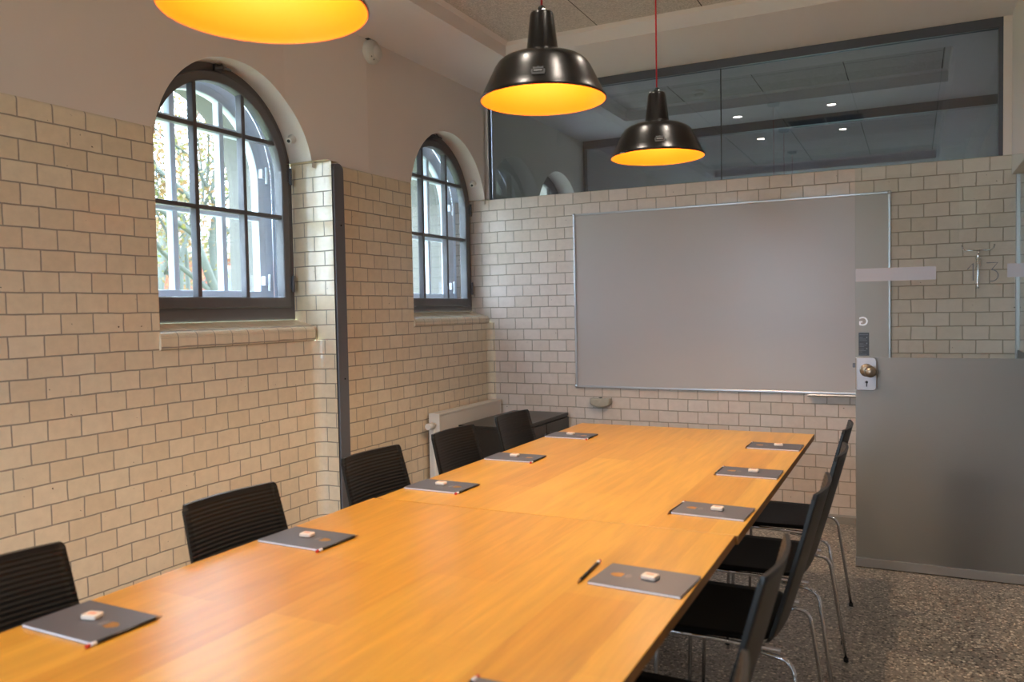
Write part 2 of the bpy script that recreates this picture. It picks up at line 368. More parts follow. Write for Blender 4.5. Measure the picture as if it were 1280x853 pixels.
# pier between post and window 2
tile_rect_x(XB,3.49,B['y0']-.012,0,ZT-.02); bull(XB,3.49,B['y0']-.012)
rcorner(XB,B['y0'],.012,B['zs']-.08,ZT,1)
tile_rect_y(B['y0'],B['xf'],XB-.012,1.2,ZT,.1)
tile_rect_x(XB,B['y0']-.012,YB-.05,0,B['zs']-.05)
for k in range(6):   # small cove in the room corner
    a,b=PI/2*k/6,PI/2*(k+1)/6; rr=.05; z1=B['zs']-.05
    pa=(XB+rr*(1-math.cos(a)),YB-rr+rr*math.sin(a)); pb=(XB+rr*(1-math.cos(b)),YB-rr+rr*math.sin(b))
    w.face([(pa[0],pa[1],0),(pb[0],pb[1],0),(pb[0],pb[1],z1),(pa[0],pa[1],z1)],[luv(YB-rr+rr*a,0),luv(YB-rr+rr*b,0),luv(YB-rr+rr*b,z1),luv(YB-rr+rr*a,z1)],TI,True)
# plaster field with arches
def parch(W):
    c,R=W['c'],W['R']; a0=math.asin((ZT-ZB)/R); n=32
    pts=[(c-R*math.cos(a0+(PI-2*a0)*k/n), ZB+R*math.sin(a0+(PI-2*a0)*k/n)) for k in range(n+1)]
    for (ya,za),(yb,zb) in zip(pts,pts[1:]):
        xa,xb=plx(ya)-.008,plx(yb)-.008
        w.face([(xa,ya,za),(xb,yb,zb),(xb,yb,ZC+.02),(xa,ya,ZC+.02)],None,PL)
        f=W['xf']-.03
        w.face([(xa,ya,za),(f,ya,za),(f,yb,zb),(xb,yb,zb)],None,PL,True)
    return pts[0][0],pts[-1][0]
def pflat(y0,y1):
    n=max(1,int((y1-y0)/.1)) if y1>3.2 else 1
    for k in range(n):
        ya=y0+(y1-y0)*k/n; yb=y0+(y1-y0)*(k+1)/n; xa,xb=plx(ya)-.008,plx(yb)-.008
        w.face([(xa,ya,ZT-.03),(xb,yb,ZT-.03),(xb,yb,ZC+.02),(xa,ya,ZC+.02)],None,PL)
l1,r1=parch(A); l2,r2_=parch(B)
pflat(YN,l1); pflat(r1,3.2 if False else l2); pflat(r2_,YB+.01)
# outer part of the reveals: stone arch tunnel between the two sashes and beyond
for W in WIN:
    c=W['c']; R=W['R']
    for (xa,xb,R2,mat) in ((W['xf']-.03,W['xo']+.0,R+.01,3),(W['xo'],XOUT,R-.03,ST)):
        n=32; pts=[(c+R2,1.2)]+[(c+R2*math.cos(PI*k/n),ZB+R2*math.sin(PI*k/n)) for k in range(n+1)]+[(c-R2,1.2)]
        for i,((ya,za),(yb,zb)) in enumerate(zip(pts,pts[1:])):
            w.face([(xa,ya,za),(xa,yb,zb),(xb,yb,zb),(xb,ya,za)],None,mat,0<i<n+1)
        w.face([(xa,c-R2,1.33),(xa,c+R2,1.33),(xb,c+R2,1.30),(xb,c-R2,1.30)],None,mat)
w.face([(-2.841,YB,ZT-.2),(-2.841,YB+.12,ZT-.2),(-2.841,YB+.12,ZC+.02),(-2.841,YB,ZC+.02)],None,PL); w.face([(-3.7,YB+.11,0),(-2.8,YB+.11,0),(-2.8,YB+.11,ZT),(-3.7,YB+.11,ZT)],None,PL)
wl=struct(w.build('wall_left',[M['tile_left'],M['plaster'],M['stone'],M['frame_out']],fix=False))

# sills: rows of bullnosed tiles
for i,W in enumerate(WIN):
    s=MB(); x=W['sx']+.012; zt=W['zs']; yb_=3.49 if i==0 else YB; ya=W['y0']-.012; xf=W['xf']+.02
    zb=zt-.08 if i==0 else zt-.055; rr=.028; ln=8
    prof=[(x-.012,zb)]+[(x-.003*k,zb+.004*k) for k in (1,)]+[(x,zb+.01),(x,zt-rr)]+[(x-rr*(1-math.cos(a)),zt-rr+rr*math.sin(a)) for a in [PI/2*k/ln for k in range(1,ln+1)]]+[(xf,zt+.035)]
    yend=yb_-.03 if i==0 else YB-.02
    dist=0
    for (xa,za),(xb,zb_) in zip(prof,prof[1:]):
        s.face([(xa,ya,za),(xa,yend,za),(xb,yend,zb_),(xb,ya,zb_)],[(ya-1.5,dist),(yend-1.5,dist),(yend-1.5,dist+.02),(ya-1.5,dist+.02)],0,True)
    s.face([(xa,ya,za) for xa,za in prof]+[(xf,ya,zb)],[(0.02,.01)]*(len(prof)+1))
    # rounded end towards the return
    pe=[(xa,za) for xa,za in prof]
    for (xa,za),(xb,zb_) in zip(pe,pe[1:]):
        da=.03 if xa<x-.02 else .0+(.03*(1-(xa-(x-.03))/.03) if xa<x else 0)
        s.face([(xa,yend,za),(min(xa,x-.02),yb_,za),(min(xb,x-.02),yb_,zb_),(xb,yend,zb_)],[(yend-1.5,0),(yend-1.49,0),(yend-1.49,.02),(yend-1.5,.02)],0,True)
    o=s.build('trim_%d'%(i+1),M['tile_sill']); struct(o)

# steel cover post between the two windows
p=MB()
pts=[(3.50,0.0),(3.585,0.0),(3.585,2.12)]+[(3.5425+.0425*math.cos(a),2.12+.0425*math.sin(a)) for a in [PI*k/12 for k in range(1,12)]]+[(3.50,2.12)]
p.prism(pts,'x',-2.832,-2.772)
post=p.build('steel_post',M['steel'],bevel=.004)
tag(post,'tall grey steel cover post with rounded top standing between the two arched windows','post')
for z in (1.83,1.0):
    p=MB(); p.lathe([(0,.003),(.004,.003),(.005,0)],(-2.772,3.55,z),'x',12); p.build('screw',M['rubber'],post)

# --- windows
def arch_pts(c,R,zb,n=28,y_in=0):
    return [(c-R,zb)]+[(c-R*math.cos(PI*k/n),ZB+R*math.sin(PI*k/n)) for k in range(n+1)]+[(c+R,zb)]
def ring(mb,c,Ro,Ri,zo,zi,x0,x1,n=28):
    O=arch_pts(c,Ro,zo,n); I=arch_pts(c,Ri,zi,n)
    L=len(O)
    V=[[mb.vert((x,y,z)) for y,z in P] for x in (x0,x1) for P in (O,I)]
    o0,i0,o1,i1=V
    for k in range(L):
        j=(k+1)%L
        mb.idx((o0[k],o0[j],i0[j],i0[k])); mb.idx((o1[k],i1[k],i1[j],o1[j]))
        mb.idx((o0[k],o1[k],o1[j],o0[j]),0,0<k<n and k!=L-1); mb.idx((i0[k],i0[j],i1[j],i1[k]),0,0<k<n)
def top_at(c,R,y):
    dy=abs(y-c); return ZB+math.sqrt(max(R*R-dy*dy,0))
for i,W in enumerate(WIN):
    c,R,xf,xo=W['c'],W['R'],W['xf'],W['xo']
    root=thing('window_%d'%(i+1),'','',(0,0,0)); 
    del root['label']; del root['category']; struct(root)
    f=MB(); ring(f,c,R+.004,R-.045,1.325,1.40,xf-.035,xf+.012); f.build('window_frame',M['frame_in'],root,bevel=.004)
    f=MB(); ring(f,c,R-.040,R-.088,1.392,1.447,xf-.03,xf+.028); cs=f.build('casement',M['frame_in'],root,bevel=.006)
    g=MB(); ri=R-.088
    for y in (c-.155,c+.155): g.box(xf-.022,xf+.02,y-.011,y+.011,1.44,top_at(c,ri,y)+.01)
    for z in (1.877,2.262): 
        hw=ri if z<ZB else math.sqrt(ri*ri-(z-ZB)**2)
        g.box(xf-.02,xf+.018,c-hw-.005,c+hw+.005,z-.011,z+.011)
    g.build('glazing_bar',M['frame_in'],cs,bevel=.004)
    g=MB(); P=arch_pts(c,ri+.005,1.44); g.prism(P,'x',xf-.004,xf); g.build('glass_pane',M['glass'],cs)
    # outer window
    f=MB(); ring(f,c,R+.012,R-.065,1.28,1.40,xo-.05,xo); of=f.build('outer_frame',M['frame_out'],root,bevel=.005)
    f=MB(); ring(f,c,R-.06,R-.105,1.39,1.485,xo-.04,xo+.012); oc=f.build('outer_casement',M['frame_out'],root,bevel=.005)
    g=MB(); ri=R-.105
    for y in (c-.155,c+.155): g.box(xo-.035,xo+.008,y-.015,y+.015,1.48,top_at(c,ri,y)+.01)
    for z in (1.885,2.305):
        hw=ri if z<ZB else math.sqrt(ri*ri-(z-ZB)**2)
        g.box(xo-.035,xo+.01,c-hw-.005,c+hw+.005,z-.02,z+.02)
    g.build('glazing_bar',M['frame_out'],oc,bevel=.004)
    g=MB(); g.prism(arch_pts(c,ri+.005,1.48),'x',xo-.014,xo-.01); g.build('glass_pane',M['glass'],oc)
    # hinges on both sashes and a handle plate
    for z in (1.52,2.10):
        g=MB(); g.tube([(xf+.034,c+R-.03,z-.045),(xf+.034,c+R-.03,z+.045)],.009,10); g.box(xf+.01,xf+.03,c+R-.05,c+R-.012,z-.03,z+.03)
        g.build('hinge',M['dark_alu'],root,bevel=.002)
        g=MB(); g.tube([(xo+.05,c+R-.075,z-.035),(xo+.05,c+R-.075,z+.055)],.010,10); g.box(xo+.0,xo+.04,c+R-.10,c+R-.05,z-.005,z+.045)
        g.build('outer_hinge',M['frame_out'],root,bevel=.002)
# roller blind brackets in the reveals
def peg(y,z,x,dirv,label):
    g=MB(); p0=Vector((x,y,z)); dv=Vector(dirv)
    g.tube([p0,p0+dv*.012,p0+dv*.013,p0+dv*.05],.012,16,radii=[.024,.024,.017,.017])
    o=g.build('blind_peg',M['white']); tag(o,label,'bracket')
    g=MB(); g.tube([p0+dv*.0505,p0+dv*.052],.009,10); g.build('hole',M['dark'],o)
ang=math.radians(26)
for W,nm in ((A,'small white peg on the plaster reveal of the larger near window'),(B,'small white peg on the plaster reveal of the far window by the corner')):
    yy=W['c']+(W['R']-.0)*math.cos(ang); zz=ZB+W['R']*math.sin(ang)
    peg(yy,zz,W['xf']+.075,(0.25,-math.cos(ang),-math.sin(ang)),nm)
for W,nm in ((A,'dark metal catch bracket at the crown of the near arched window'),(B,'dark metal catch bracket at the crown of the far arched window')):
    g=MB(); c=W['c']; x=W['xf']; z=ZB+W['R']
    g.box(x+.012,x+.035,c-.03,c+.03,z-.035,z-.004); g.tube([(x+.04,c-.045,z-.03),(x+.05,c,z-.018),(x+.05,c+.05,z-.022)],.007,8)
    g.tube([(x+.04,c,z-.0),(x+.06,c,z-.03)],.006,8)
    o=g.build('catch_bracket',M['dark_alu'],bevel=.002); tag(o,nm,'bracket')

# --- back wall : tiles to 2.17, glazing band above, plaster bits
XR=.49
w=MB()
def bt(x0,x1,z0,z1): w.face([(x0,YB,z0),(x1,YB,z0),(x1,YB,z1),(x0,YB,z1)],[buv(x0,z0),buv(x1,z0),buv(x1,z1),buv(x0,z1)],0)
bt(XB+.05,2.6,.05,1.26); bt(-3.1,2.6,1.26,ZT-.0)
w.face([(XB+.05,YB,0),(2.6,YB,0),(2.6,YB,.05),(XB+.05,YB,.05)],None,1)
# top ledge and rear side
w.face([(-3.1,YB,ZT),(2.6,YB,ZT),(2.6,YB+.2,ZT),(-3.1,YB+.2,ZT)],None,1)
w.face([(-3.1,YB+.2,0),(2.6,YB+.2,0),(2.6,YB+.2,ZT),(-3.1,YB+.2,ZT)],None,1)
# plaster right of the band (above tiles), and header to the ceiling
w.box(.448,2.6,YB,YB+.2,ZT,ZC+.05,1)
w.box(-2.83,.448,YB,YB+.2,2.942,ZC+.05,1)
struct(w.build('wall_back',[M['tile_back'],M['plaster']],fix=False))
b=MB(); 
b.face([(XB+.05,YB-.012,0),(XR,YB-.012,0),(XR,YB-.012,.045),(XB+.05,YB-.012,.045)]); b.face([(XB+.05,YB-.012,.045),(XR,YB-.012,.045),(XR,YB,.056),(XB+.05,YB,.056)])
struct(b.build('baseboard_back',M['concrete'],fix=False))

# clerestory: dark frame, two panes
root=thing('window_3','','',(0,0,0)); del root['label']; del root['category']; struct(root)
b=MB(); b.box(-2.80,.448,YB+.0,YB+.05,2.885,2.942); b.build('head_rail',M['dark_alu'],root,bevel=.003)
b=MB(); b.box(.425,.448,YB+.0,YB+.05,ZT,2.885); b.build('end_post',M['dark_alu'],root,bevel=.003)
b=MB(); b.box(-2.812,-2.80,YB+.01,YB+.04,ZT,2.942); b.build('end_bead',M['dark_alu'],root)
b=MB(); b.box(-2.80,-1.118,YB+.02,YB+.022,ZT,2.886); b.build('glass_pane',M['glass_clere'],root)
b=MB(); b.box(-1.114,.426,YB+.02,YB+.022,ZT,2.886); b.build('glass_pane',M['glass_clere'],root)
b=MB(); b.box(-1.119,-1.113,YB+.018,YB+.024,ZT,2.886); b.build('silicone_joint',M['dark'],root)

# --- ceiling with recess (own room) and the room beyond
def ceiling(name,x0,x1,y0,y1,rx0,rx1,ry0,ry1,zc,zr,cove=.03):
    m=MB()
    for a,b_,c_,d_ in ((x0,rx0,y0,y1),(rx1,x1,y0,y1),(rx0,rx1,y0,ry0),(rx0,rx1,ry1,y1)):
        m.face([(a,c_,zc),(b_,c_,zc),(b_,d_,zc),(a,d_,zc)],None,0)
    for P,Q in (((rx0,ry0),(rx1,ry0)),((rx1,ry0),(rx1,ry1)),((rx1,ry1),(rx0,ry1)),((rx0,ry1),(rx0,ry0))):
        cx,cy=(rx0+rx1)/2,(ry0+ry1)/2
        def inn(p): return (p[0]+(cove if p[0]<cx else -cove),p[1]+(cove if p[1]<cy else -cove))
        m.face([(*P,zc),(*Q,zc),(*Q,zr-.015),(*P,zr-.015)],None,0)
        a,b2=inn(P),inn(Q)
        m.face([(*P,zr-.015),(*Q,zr-.015),(*b2,zr),(*a,zr)],None,0)
    m.face([(rx0,ry0,zr),(rx1,ry0,zr),(rx1,ry1,zr),(rx0,ry1,zr)],None,1)
    return struct(m.build(name,[M['ceil'],M['acoustic']],fix=False))
ceiling('ceiling',-3.0,2.6,YN,YB+.1,-2.30,.25,.60,4.64,ZC,ZR)
ceiling('ceiling',-3.0,2.6,YB+.1,7.3,-2.2,.22,5.80,6.70,ZC,ZR)
ceiling('ceiling',-3.0,2.6,7.3,11.5,-2.2,.22,7.8,10.2,ZC,ZR)

# --- right wall: plaster beam above the glass partition
w=MB(); w.box(XR,XR+.14,YN,YB,2.06,ZC+.02); struct(w.build('wall_right',M['plaster'],bevel=.004))
root=thing('window_4','','',(0,0,0)); del root['label']; del root['category']; struct(root)
b=MB(); b.box(XR+.02,XR+.045,YB-.03,YB,0,2.06); b.build('corner_post',M['alu'],root,bevel=.003)
b=MB(); b.box(XR+.03,XR+.04,4.54,YB-.03,1.08,2.06); b.build('glass_pane',M['glass_door'],root)
b=MB(); b.box(XR+.03,XR+.04,4.54,YB-.03,.03,1.08); b.build('frosted_pane',M['frost'],root)
b=MB(); b.box(XR+.02,XR+.05,4.54,YB-.03,0,.03); b.build('floor_rail',M['alu'],root)

# --- far shell: walls behind the camera, corridor, room beyond the glazing band
w=MB()
FX0,FX1,FZ0,FZ1=-2.6,-.9,.85,2.75  # opening added behind the camera to bring in fill daylight
for q in ((-3.0,FX0,0,3.1),(FX1,2.6,0,3.1),(FX0,FX1,0,FZ0),(FX0,FX1,FZ1,3.1)): w.box(q[0],q[1],YN-.25,YN,q[2],q[3])
struct(w.build('wall_front',M['plaster'],fix=False))
root=thing('window_7','','',(0,0,0)); del root['label']; del root['category']; struct(root)  # unseen window, added only for the light it gives
b=MB()
for x in (FX0+.03,(2*FX0+FX1)/3,(FX0+2*FX1)/3,FX1-.03): b.box(x-.03,x+.03,YN-.16,YN-.10,FZ0,FZ1)
for z in (FZ0+.03,(FZ0+FZ1)/2+.2,FZ1-.03): b.box(FX0,FX1,YN-.155,YN-.105,z-.03,z+.03)
b.build('window_frame',M['frame_out'],root)
b=MB(); b.face([(FX0,YN-.13,FZ0),(FX1,YN-.13,FZ0),(FX1,YN-.13,FZ1),(FX0,YN-.13,FZ1)]); b.build('glass_pane',M['glass'],root)
w=MB()
for q in ((YN,5.7,0,3.1),(7.2,11.5,0,3.1),(5.7,7.2,0,.8),(5.7,7.2,1.5,3.1)): w.face([(2.6,q[0],q[2]),(2.6,q[1],q[2]),(2.6,q[1],q[3]),(2.6,q[0],q[3])])  # opening added to send daylight towards the next room
struct(w.build('wall_corridor',M['plaster'],fix=False))
w=MB()
for q in ((-3,-2.2,0,3.1),(.3,2.6,0,3.1),(-2.2,.3,0,1.0),(-2.2,.3,2.0,3.1)): w.face([(q[0],11.5,q[2]),(q[1],11.5,q[2]),(q[1],11.5,q[3]),(q[0],11.5,q[3])])  # opening added to light the farthest room
struct(w.build('wall_far',M['plaster'],fix=False))
# wall of the next room, with an arched window
w=MB(); X2=-2.83; c2,Rr=6.74,.50
n=24; pts=[(c2-Rr*math.cos(PI*k/n),ZB+Rr*math.sin(PI*k/n)) for k in range(n+1)]
for (ya,za),(yb,zb) in zip(pts,pts[1:]):
    w.face([(X2,ya,za),(X2,yb,zb),(X2,yb,3.0),(X2,ya,3.0)]); w.face([(X2,ya,za),(XOUT,ya,za),(XOUT,yb,zb),(X2,yb,zb)],None,0,True)
w.face([(X2,YB+.1,0),(X2,c2-Rr,0),(X2,c2-Rr,3.0),(X2,YB+.1,3.0)]); w.face([(X2,c2+Rr,0),(X2,11.5,0),(X2,11.5,3.0),(X2,c2+Rr,3.0)])
w.face([(X2,c2-Rr,0),(X2,c2+Rr,0),(X2,c2+Rr,1.3),(X2,c2-Rr,1.3)])
w.face([(X2,c2-Rr,1.3),(X2,c2+Rr,1.3),(XOUT,c2+Rr,1.3),(XOUT,c2-Rr,1.3)])
for y in (c2-Rr,c2+Rr): w.face([(X2,y,1.3),(XOUT,y,1.3),(XOUT,y,ZB),(X2,y,ZB)])
struct(w.build('wall_left',M['plaster'],fix=False))
root=thing('window_5','','',(0,0,0)); del root['label']; del root['category']; struct(root)
f=MB(); ring(f,c2,Rr+.004,Rr-.085,1.3,1.42,-3.03,-2.99); f.build('window_frame',M['frame_in'],root)
g=MB()
for y in (c2-.155,c2+.155): g.box(-3.02,-3.0,y-.011,y+.011,1.4,top_at(c2,Rr-.08,y))
for z in (1.877,2.262): g.box(-3.02,-3.0,c2-(.41 if z<ZB else .37),c2+(.41 if z<ZB else .37),z-.011,z+.011)
g.build('glazing_bar',M['frame_in'],root)
g=MB(); g.prism(arch_pts(c2,Rr-.08,1.41),'x',-3.012,-3.01); g.build('glass_pane',M['glass'],root)
# second partition beyond
w=MB(); w.box(-2.83,2.6,7.32,7.42,0,ZT); struct(w.build('wall_next',M['plaster']))
root=thing('window_6','','',(0,0,0)); del root['label']; del root['category']; struct(root)
b=MB(); b.box(-2.82,.6,7.3,7.36,2.865,2.94); b.build('head_rail',M['dark_alu'],root)
b=MB(); b.box(-2.82,-2.80,7.3,7.36,ZT,2.865); b.build('end_post',M['dark_alu'],root)
b=MB(); b.box(-2.80,.6,7.33,7.333,ZT,2.866); b.build('glass_pane',M['glass_clere'],root)
w=MB(); w.box(.6,2.6,7.3,7.42,ZT,ZC); struct(w.build('wall_next',M['plaster']))
w=MB(); w.box(.62,.7,YB+.2,5.75,0,ZC); w.box(.62,.7,7.15,11.5,0,ZC); w.box(.62,.7,5.75,7.15,0,.9); w.box(.62,.7,5.75,7.15,2.5,ZC); struct(w.build('wall_next',M['plaster']))  # gap added so that corridor daylight reaches the next room

# --- floor
w=MB(); w.face([(-3.1,YN,0),(2.6,YN,0),(2.6,11.5,0),(-3.1,11.5,0)]); struct(w.build('floor',M['floor'],fix=False))

# --- the open glass door
YD=4.503
D=thing('door_1','','',(0,0,0)); del D['label']; del D['category']; struct(D)
b=MB(); b.box(-.268,XR-.01,YD,YD+.008,.036,2.045); b.build('glass_pane',M['glass_door'],D,bevel=.001)
b=MB(); b.box(-.266,XR-.012,YD-.0025,YD-.001,.036,1.082); b.build('frosted_film',M['frost'],D)
b=MB(); b.box(-.268,XR-.01,YD-.012,YD+.02,.004,.050); b.build('bottom_rail',M['alu'],D,bevel=.002)
b=MB(); b.box(-.266,.098,YD-.0016,YD-.001,1.468,1.533); b.build('satin_strip',M['film'],D)
b=MB(); b.box(.397,XR-.012,YD-.0016,YD-.001,1.468,1.533); b.build('satin_strip',M['film'],D)
# lock case with rounded corners on one side
def rrect(x0,x1,z0,z1,rad,corners=(1,1,1,1),n=6):
    P=[]
    for (cx,cz,a0,on) in ((x1-rad,z0+rad,-PI/2,corners[0]),(x1-rad,z1-rad,0,corners[1]),(x0+rad,z1-rad,PI/2,corners[2]),(x0+rad,z0+rad,PI,corners[3])):
        if on:
            P+=[(cx+rad*math.cos(a0+PI/2*k/n),cz+rad*math.sin(a0+PI/2*k/n)) for k in range(n+1)]
        else:
            P.append((cx+rad*(1 if cx>(x0+x1)/2 else -1),cz+rad*(1 if cz>(z0+z1)/2 else -1)))
    return P
b=MB(); b.prism(rrect(-.262,-.168,.915,1.083,.02,(1,1,0,0)),'y',YD-.022,YD+.026); lk=b.build('lock_case',M['lockmetal'],D,bevel=.003)
b=MB(); b.box(-.2665,-.262,YD-.014,YD+.018,.92,1.078); b.build('face_plate',M['brass'],lk,bevel=.001)
b=MB(); b.box(-.281,-.266,YD-.006,YD+.01,1.03,1.052); b.build('latch',M['dark_alu'],lk,bevel=.002)
b=MB(); rg=b.lathe([(0,-.028),(.028,-.028),(.032,-.024),(.033,-.022)],(-.214,YD,1.018),'y',32); b.build('rose',M['brass'],lk)
b=MB(); 
b.tube([(-.214,YD-.024,1.018),(-.214,YD-.06,1.018)],.011,16)
b.lathe([(0,-.092),(.014,-.091),(.024,-.085),(.029,-.074),(.027,-.062),(.018,-.054),(.011,-.05)],(-.194,YD-.0,1.014),'y',28); b.build('door_knob',M['brass'],lk)
b=MB(); b.lathe([(0,-.026),(.006,-.026),(.0065,-.022)],(-.214,YD,.958),'y',16); b.box(-.2165,-.2115,YD-.026,YD-.022,.935,.955); b.build('keyhole',M['dark'],lk)
# small black notice with lines of print
b=MB(); b.box(-.252,-.203,YD-.0030,YD-.001,1.091,1.208); lb=b.build('notice',M['label'],D)
b=MB()
for k,(z,wd) in enumerate(((1.198,.040),(1.183,.016),(1.176,.030),(1.168,.036),(1.152,.018),(1.145,.034),(1.138,.022),(1.124,.020),(1.117,.030),(1.110,.014),(1.098,.034))):
    b.box(-.248,-.248+wd,YD-.0034,YD-.0029,z-.0007,z+.0007)
for z in (1.184,1.154,1.127): b.lathe([(0,-.0036),(.0032,-.0036),(.0032,-.003)],(-.214,YD,z),'y',14)
b.build('notice_print',M['print'],lb)
def text_mesh(s,name,mat,loc,size,mirror=False,parent=None,ext=.0004,bold=0):
    cu=bpy.data.curves.new(name,'FONT'); cu.body=s; cu.size=size; cu.extrude=ext; cu.offset=bold
    t=bpy.data.objects.new('tmp',cu); C.objects.link(t)
    dg=bpy.context.evaluated_depsgraph_get(); me=bpy.data.meshes.new_from_object(t.evaluated_get(dg)); bpy.data.objects.remove(t)
    me.materials.clear(); me.materials.append(mat)
    sx=-1 if mirror else 1
    for v in me.vertices: v.co=Vector((v.co.x*sx,-v.co.z,v.co.y))
    o=bpy.data.objects.new(name,me); C.objects.link(o); o.location=loc
    if parent: o.parent=parent
    return o
M['num']=simple('grey_vinyl_numeral',srgb(120,122,128),.6)
M['logo']=simple('white_vinyl_letter',srgb(226,236,250),.5)
b=MB(); b.tube([(.232,0,1.512),(.256,0,1.540),(.2565,0,1.456)],.0032,6); o=b.build('room_number',M['num'],D); o.scale=(1,.15,1); o.location=(0,YD-.0012,0)
b=MB()  # flat-topped 3
zt,x0,x1=1.540,.312,.362
b.tube([(x0,0,zt),(x1-.004,0,zt),(x0+.020,0,zt-.034)],.0028,6)
b.tube([(x0+.020+.0*k,0,zt-.034) for k in (0,)]+[(x0+.022+.026*math.sin(a),0,zt-.061+.027*math.cos(a)) for a in [PI*k/12 for k in range(0,14)]],.0028,6)
o=b.build('room_number',M['num'],D); o.scale=(1,.15,1); o.location=(0,YD-.0012,0)
text_mesh('G','letter_decal',M['logo'],(-.207,YD-.0015,1.245),.062,mirror=True,parent=D,bold=.0008)

# chrome bar added on the tiles, standing in for a reflection in door glass
hk=thing('reflection_bar','chrome two armed bar added in place of a bright reflection in the glass door','reflection',(.327,YB,1.45))
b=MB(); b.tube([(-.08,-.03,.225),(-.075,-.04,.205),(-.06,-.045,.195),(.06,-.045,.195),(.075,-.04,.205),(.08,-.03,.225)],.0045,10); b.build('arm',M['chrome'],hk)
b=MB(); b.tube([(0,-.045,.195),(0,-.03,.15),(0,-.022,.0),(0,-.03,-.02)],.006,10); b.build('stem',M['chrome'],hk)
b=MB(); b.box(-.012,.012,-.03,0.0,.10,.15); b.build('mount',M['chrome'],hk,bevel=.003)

# --- black waste bin behind the frosted door
bn=thing('waste_bin','tall dark waste bin blurred behind the frosted lower part of the glass door','bin',(.245,4.69,0))
b=MB(); b.lathe([(0,.002),(.115,.002),(.122,.02),(.145,.50),(.150,.51),(.150,.53),(.140,.53),(.118,.03),(0,.02)],n=40); b.build('body',M['rubber'],bn)
b=MB(); b.lathe([(.151,.505),(.155,.51),(.155,.532),(.146,.535)],n=40); b.build('rim',M['dark'],bn)

# --- whiteboard
wb=thing('whiteboard','large wide white magnetic board in aluminium frame mounted on the tiled end wall','whiteboard',(0,YB,0))
x0,x1,z0,z1=-2.137,-.122,.803,2.017
b=MB(); b.box(x0+.008,x1-.008,-.016,-.004,z0+.008,z1-.008); b.build('writing_surface',M['board'],wb)
for nm,q in (('frame_side',(x0,x0+.014,z0,z1)),('frame_side',(x1-.014,x1,z0,z1)),('frame_top',(x0,x1,z1-.014,z1)),('frame_bottom',(x0,x1,z0,z0+.014))):
    b=MB(); b.box(q[0],q[1],-.022,-.0005,q[2],q[3]); b.build(nm,M['alu'],wb,bevel=.003)
b=MB(); b.prism([(-.022,z0-.012),(-.07,z0-.012),(-.073,z0-.004),(-.070,z0+.002),(-.066,z0-.006),(-.022,z0-.006)],'x',-.585,-.20); b.build('pen_tray',M['alu'],wb)
for x in (x0+.007,x1-.007):
    for z in (z0+.007,z1-.007):
        b=MB(); b.lathe([(0,-.026),(.009,-.025),(.012,-.02)],(x,0,z),'y',16); b.build('corner_cap',M['alu'],wb)

# --- small round socket below the board
s=thing('wall_socket','small round-bottomed grey socket on the tiles just below the board corner','socket',(-1.95,YB,.70))
b=MB(); 
pr=[(-.075,.032),(.075,.032)]+[(.075*math.cos(a),.0+.004-.036*math.sin(a)) for a in [PI*k/16 for k in range(17)]]
b.prism(pr,'y',-.055,-.0005); b.build('body',M['socket'],s,bevel=.012,seg=4)
b=MB(); b.lathe([(0,-.002),(.012,0),(.013,.003)],(0,-.03,.033),'z',16); b.build('hole',M['rubber'],s)

# --- motion sensor on the upper left wall
s=ms_=thing('motion_sensor','small round off-white sensor high on the left wall beside the arched window','sensor',(-2.875,3.95,2.872))
b=MB(); b.lathe([(0,.0),(.052,.0),(.055,.006),(.055,.045),(.050,.055),(0,.058)],axis='x',n=36); b.build('body',M['plastic'],s)
b=MB(); b.lathe([(.028,.0),(.034,.0),(.034,.012),(.030,.018),(0,.022)],(.0,0,0),'x',30); o=b.build('lens',M['plastic'],s); o.location=(.045,.018,.0)
b=MB(); b.box(.0,.045,-.035,.01,.052,.060); b.build('clip',M['dark'],s)
b=MB()
for q in((-.03,-.03),(-.012,-.04)): b.lathe([(0,.0585),(.003,.0585),(.003,.056)],(0,q[0],q[1]),'x',8)
b.build('dot',M['dark'],s)

ms_.scale=(1.25,1.25,1.25)
# --- radiator
rd=thing('radiator','white flat panel radiator on the left wall beneath the far arched window','radiator',(XB+.004,4.44,0))
L=.86
b=MB(); b.box(.028,.045,0,L,.12,.69); b.box(.085,.10,0,L,.12,.69)
for k in range(30): 
    y=.02+k*(L-.04)/29; b.box(.045,.085,y-.001,y+.001,.14,.67)
b.build('panel',M['white'],rd,bevel=.004)
b=MB(); b.box(.024,.104,-.004,L+.004,.685,.70); b.build('top_grille',M['white'],rd,bevel=.003)
for yy in (-.004,L):
    b=MB(); b.box(.024,.104,yy,yy+.004,.12,.69); b.build('side_cover',M['white'],rd,bevel=.001)
b=MB(); b.tube([(.065,-.0,.625),(.065,-.03,.625),(.065,-.032,.625),(.065,-.085,.625)],.02,20,radii=[.013,.013,.022,.020]); b.build('thermostat_valve',M['white'],rd)
b=MB(); b.tube([(.065,-.01,.60),(.065,-.01,.0)],.008,10); b.tube([(.065,-.01,.60),(.065,.01,.61)],.008,8); b.build('pipe',M['white'],rd)
for y in (.15,.7):
    b=MB(); b.box(.0,.03,y-.02,y+.02,.2,.62); b.build('wall_bracket',M['white'],rd)

